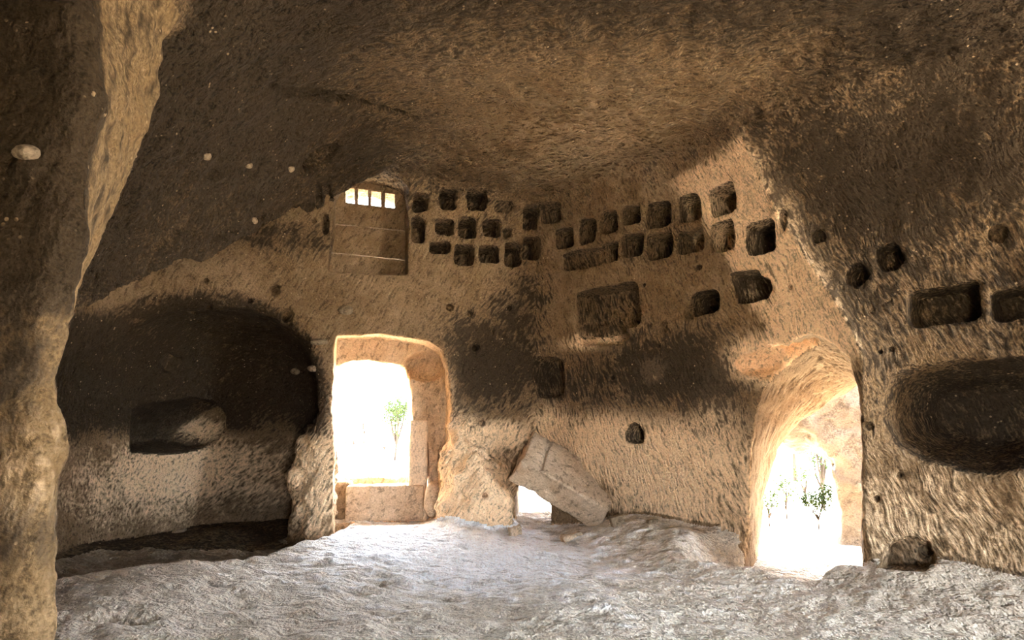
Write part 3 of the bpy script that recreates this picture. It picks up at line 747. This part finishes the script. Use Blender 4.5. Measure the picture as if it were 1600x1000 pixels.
# fallen slab
a_ = np.array([0.85, 0.02, -0.50]); n_ = np.array([0.30, -0.62, 0.70]); a_ /= np.linalg.norm(a_); n_ -= a_ * (n_ @ a_); n_ /= np.linalg.norm(n_); b_ = np.cross(a_, n_)
def broken(d, L_):
    x, y, z = L_[..., 0], L_[..., 1], L_[..., 2]
    d = np.maximum(d, (x * -0.75 + y * 0.66) - 0.56)                           # sloping broken end
    st = np.maximum(np.maximum(0.10 - y, -0.25 - x), z + 0.02)
    return np.maximum(d, -np.maximum(np.maximum(0.15 - y, x + 0.32), -0.5 - z))  # step knocked off the upper end
c = at(882, 749, 7.3)
o = stone_mesh('fallen_slab', c, np.stack([a_, n_, b_]), (0.54, 0.18, 0.27), M['stone'], rnd=0.02, amp=0.022, extra=broken, seed=11, h=0.018)
tag(o, 'big broken slab of tuff fallen aslant against the corner over the low gap', 'stone slab')
def lie(name, px, py, d, half, lab, cat='stone', seed=1, mat='pebble', rot=0.3, amp=0.01):
    p = at(px, py, d); zf = float(z_floor(p[0], p[1]))
    A = np.stack([[math.cos(rot), math.sin(rot), 0.2], [-math.sin(rot), math.cos(rot), 0], [-0.2, 0, 1]])
    o = stone_mesh(name, (p[0], p[1], zf + half[2] * 0.7), A, half, M[mat], rnd=0.01, amp=amp, freq=12, h=0.012, seed=seed)
    return tag(o, lab, cat)
lie('stone_chip', 964, 806, 6.75, (0.075, 0.04, 0.055), 'white angular stone chip at the foot of the fallen slab', seed=21)
lie('stone_chip', 1020, 818, 6.55, (0.055, 0.03, 0.022), 'small flat white chip on the floor under the pale wall', seed=22)
lie('rubble_stone', 893, 812, 6.85, (0.10, 0.05, 0.035), 'dark crumbled stone pressed under the lower edge of the fallen slab', seed=23, mat='stone', amp=0.02)
lie('rubble_stone', 805, 790, 7.15, (0.07, 0.05, 0.05), 'small rounded stone just beside the low gap', seed=24, mat='stone', amp=0.02)
lie('rubble_stone', 282, 812, 7.9, (0.07, 0.05, 0.02), 'small pale flat stone at the foot of the apse wall', seed=25)
# pale stones left standing proud of the walls
def knob(host, px, py, rx, rz, seed):
    p = hit(px, py, 2.0); s = np.linalg.norm(p - CAM) / FPX
    o = stone_mesh('embedded_stone', p, I3, (max(rx * s, 0.02), 0.05, max(rz * s, 0.02)), M['pebble'], parent=HOSTS[host], amp=0.008, freq=14, ball=True, h=0.01, seed=seed)
for i, (h_, x, y, rx, rz) in enumerate((('wall_back', 540, 485, 11, 8), ('wall_back', 499, 534, 13, 5), ('wall_back', 462, 580, 8, 5), ('wall_back', 491, 576, 10, 5), ('wall_back', 515, 622, 5, 6), ('wall_back', 513, 650, 6, 7), 
        ('wall_front', 45, 240, 16, 10), ('ceiling', 322, 244, 6, 6), ('ceiling', 388, 257, 5, 5), ('ceiling', 453, 263, 6, 5), ('ceiling', 396, 345, 7, 6))):
    knob(h_, x, y, rx, rz, 40 + i)

# ------------------------------------------------------------------ window slabs
PW = np.array([-2.43, 7.2, 0]) + nb * 0.40
def on_win(px, py):
    d = ray(px, py); return CAM + d * (((PW - CAM) @ nb) / (d @ nb))
def plate(name, pxs, thick, mat, parent, lift=0.0):
    f = [on_win(*q) + nb * lift for q in pxs]; b = [p + nb * thick for p in f]
    n = len(f); V = f + b
    F = [tuple(range(n)), tuple(range(2 * n - 1, n - 1, -1))] + [(i, i + n, (i + 1) % n + n, (i + 1) % n) for i in range(n)]
    o = make_mesh(name, V, F, mat, parent, smooth=False)
    m = o.modifiers.new('soft', 'BEVEL'); m.width = 0.008; m.segments = 2
    return o
W1 = HOSTS['window_1']
top = lambda x: 292 + (x - 540) * 0.15
bot = lambda x: 315 + (x - 540) * 0.115
plate('header', [(508, top(508)), (508, 250), (650, 262), (650, top(650))], 0.10, M['back'], W1)
for (x0, x1) in ((508, 540), (554, 559.5), (575, 580.5), (595.5, 602), (617, 650)):
    plate('mullion', [(x0, bot(x0) + 2), (x0, top(x0) - 2), (x1, top(x1) - 2), (x1, bot(x1) + 2)], 0.09, M['back'], W1, 0.004)
lines = [bot, lambda x: 352 + (x - 540) * 0.10, lambda x: 398 + (x - 540) * 0.10, lambda x: 440 + (x - 540) * 0.1]
for k in range(3):
    t, b2 = lines[k], lines[k + 1]
    plate('slab', [(506, b2(506) - 1.0), (506, t(506) + 1.0), (652, t(652) + 1.0), (652, b2(652) - 1.0)], 0.11, M['back'], W1, (0.0, -0.03, -0.05)[k])

# ------------------------------------------------------------------ outdoors
def simple_mat(name, c1, c2, scale=3.0, rough=0.9):
    m = bpy.data.materials.new(name); m.use_nodes = True; N = m.node_tree.nodes; L = m.node_tree.links
    b = N['Principled BSDF']; b.inputs['Roughness'].default_value = rough; b.inputs['Specular IOR Level'].default_value = 0.1
    t = N.new('ShaderNodeTexCoord'); n = N.new('ShaderNodeTexNoise'); n.inputs['Scale'].default_value = scale; n.inputs['Detail'].default_value = 4
    r = N.new('ShaderNodeValToRGB'); r.color_ramp.elements[0].color = c1; r.color_ramp.elements[1].color = c2
    r.color_ramp.elements[0].position = 0.35; r.color_ramp.elements[1].position = 0.65
    L.new(t.outputs['Object'], n.inputs['Vector']); L.new(n.outputs['Fac'], r.inputs['Fac']); L.new(r.outputs['Color'], b.inputs['Base Color'])
    return m
M['ground'] = simple_mat('dry_ground', (0.50, 0.42, 0.31, 1), (0.62, 0.54, 0.42, 1), 0.8)
M['leaf'] = simple_mat('leaf_green', (0.012, 0.022, 0.005, 1), (0.03, 0.042, 0.012, 1), 6.0)
M['leaf_dry'] = simple_mat('leaf_dry', (0.03, 0.027, 0.014, 1), (0.05, 0.042, 0.022, 1), 6.0)
M['bark'] = simple_mat('bark', (0.02, 0.014, 0.010, 1), (0.035, 0.026, 0.018, 1), 12.0)
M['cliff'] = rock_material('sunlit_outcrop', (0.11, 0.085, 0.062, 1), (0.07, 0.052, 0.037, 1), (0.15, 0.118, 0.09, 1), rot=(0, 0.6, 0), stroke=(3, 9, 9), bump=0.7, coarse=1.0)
gx = np.linspace(-60, 60, 121); gy = np.linspace(-60, 120, 181)
GX, GY = np.meshgrid(gx, gy, indexing='ij')
def ground_z(x, y): return -0.27 + 0.06 * np.sin(0.6 * x + 1) * np.sin(0.5 * y) * np.clip((np.hypot(x, y - 3) - 8) / 8, 0, 1)
GV = np.stack([GX, GY, ground_z(GX, GY)], -1).reshape(-1, 3)
ii, jj = np.meshgrid(np.arange(120), np.arange(180), indexing='ij'); q0 = (ii * 181 + jj).ravel()
GQ = np.stack([q0, q0 + 181, q0 + 182, q0 + 1], 1)
tag(make_mesh('ground', GV, GQ, M['ground']), 'blinding sunlit dry ground outside the openings', kind='structure')

def tube(V, F, pts, r0, r1, n=5):
    pts = [np.asarray(p, float) for p in pts]; s0 = len(V)
    for i, p in enumerate(pts):
        d = pts[min(i + 1, len(pts) - 1)] - pts[max(i - 1, 0)]; d = d / (np.linalg.norm(d) + 1e-9)
        a = np.cross(d, [0.3, 0.9, 0.1]); a /= np.linalg.norm(a); b = np.cross(d, a); r = r0 + (r1 - r0) * i / (len(pts) - 1)
        for k in range(n):
            t = 2 * math.pi * k / n; V.append(p + (a * math.cos(t) + b * math.sin(t)) * r)
    for i in range(len(pts) - 1):
        for k in range(n):
            F.append((s0 + i * n + k, s0 + i * n + (k + 1) % n, s0 + (i + 1) * n + (k + 1) % n, s0 + (i + 1) * n + k))
def leaves(V, F, c, rad, count, size, R):
    for _ in range(count):
        d = R.randn(3); d /= np.linalg.norm(d); p = np.asarray(c) + d * np.asarray(rad) * R.rand() ** 0.45
        a = R.randn(3); a /= np.linalg.norm(a); b = np.cross(a, R.randn(3)); b /= np.linalg.norm(b); s = size * (0.6 + 0.8 * R.rand())
        k = len(V); nrm = np.cross(a, b)
        V.extend([p - a * s, p + b * s * 0.4 + nrm * s * 0.1, p + a * s, p - b * s * 0.4 + nrm * s * 0.1]); F.append((k, k + 1, k + 2, k + 3))
def shrub(name, px, py, dist, h, w, label, cat, group, count=260, leaf=0.03, mat='leaf', trunk=0.25, seed=1, lean=0.0):
    R = np.random.RandomState(seed)
    p = at(px, py, dist); z0 = float(ground_z(p[0], p[1])) - 0.02
    t = empty(name, (p[0], p[1], z0)); tag(t, label, cat, group)
    V, F = [], []
    tips = []
    for k in range(7):
        a = 2 * math.pi * k / 7 + R.rand(); e = np.array([math.cos(a) * w * 0.6 * R.rand() + lean, math.sin(a) * w * 0.6 * R.rand(), h * (0.65 + 0.3 * R.rand())])
        fork = np.array([lean * 0.4, 0, h * trunk])
        tube(V, F, [(0, 0, 0), fork, fork * 0.4 + e * 0.6 + R.randn(3) * 0.03 * h, e], 0.022 * h, 0.006 * h); tips.append(e)
    make_mesh('branches', V, F, M['bark'], t)
    V, F = [], []
    for e in tips: leaves(V, F, e, (w * 0.42, w * 0.42, h * 0.2), count // 7, leaf, R)
    leaves(V, F, (lean, 0, h * 0.68), (w * 0.75, w * 0.75, h * 0.32), count // 2, leaf, R)
    make_mesh('foliage', V, F, M[mat], t, smooth=False)
    return t
shrub('small_tree', 617, 708, 20, 2.0, 0.85, 'small leafy tree seen through the doorway against the glare', 'tree', None, 1500, 0.045, seed=2, lean=0.1)
for i, (x, y, d, h, w) in enumerate(((552, 715, 24, 1.1, 0.5), (568, 705, 30, 1.6, 0.5), (600, 716, 22, 0.85, 0.6), (540, 716, 26, 0.9, 0.5))):
    shrub('dry_bush', x, y, d, h, w, ['faint dry bush at the near end of the doorway view', 'thin tall dry bush left of the small tree', 'low dry bush under the small tree', 'pale dry bush at the doorway edge'][i], 'bush', 'dry bushes beyond the doorway', 90, 0.04, 'leaf_dry', seed=10 + i)
for i, (x, y, d, h, w, n, lab) in enumerate(((1288, 800, 10.5, 1.2, 0.26, 420, 'tall feathery green shrub beside the outcrop'), (1282, 862, 8.8, 0.55, 0.30, 420, 'round green bush low in the garden doorway'),
        (1232, 850, 9.6, 0.6, 0.30, 160, 'sparse green bush at the doorway\'s near jamb'), (1262, 832, 11.0, 0.7, 0.32, 200, 'sparse middle bush in the garden doorway'), (1205, 868, 9.0, 0.5, 0.25, 130, 'small tuft of green at the foot of the arch'),
        (1246, 800, 15, 2.4, 0.5, 110, 'thin pale sapling high in the garden doorway'))):
    shrub('green_bush', x, y, d, h, w, lab, 'bush', 'green bushes beyond the garden doorway', n, 0.026, 'leaf', seed=30 + i)
# outcrop that overhangs the garden beyond the arch
oc = [at2(*q, 2.6) for q in [(1228, 668), (1250, 660), (1268, 668), (1292, 700), (1308, 735), (1316, 790), (1322, 900), (1440, 900), (1440, 500), (1215, 520), (1212, 640)]]
fo = poly_sdf(oc, 0.02)
uu = np.array(oc); mu = uu.mean(0)
h = 0.035
gu = np.arange(uu[:, 0].min() - 0.2, uu[:, 0].max() + 0.2, h); gs = np.arange(-0.25, 1.3, h); gz = np.arange(uu[:, 1].min() - 0.2, uu[:, 1].max() + 0.2, h)
G = np.stack(np.meshgrid(gu, gs, gz, indexing='ij'), -1)
dd = np.maximum(fo(G[..., 0], G[..., 2] + 0.35 * G[..., 1] * (G[..., 0] < mu[0])), np.abs(G[..., 1] - 0.5) - 0.55)
dd = dd + 0.13 * fbm(G.reshape(-1, 3), 2.2, 4, 77).reshape(dd.shape)
V, Q = surface_nets(-dd.astype(np.float32), (gu[0], gs[0], gz[0]), h)
W_ = O2 + A2 * 2.6
V3 = W_ + V[:, :1] * T2 + V[:, 1:2] * A2 + V[:, 2:3] * np.array([0, 0, 1.0])
base = np.array([V3[:, 0].mean(), V3[:, 1].mean(), V3[:, 2].min()])
o = make_mesh('rock_outcrop', V3 - base, Q, M['cliff']); o.location = base
tag(o, 'overhanging rock outcrop standing outside the arched opening', 'rock')
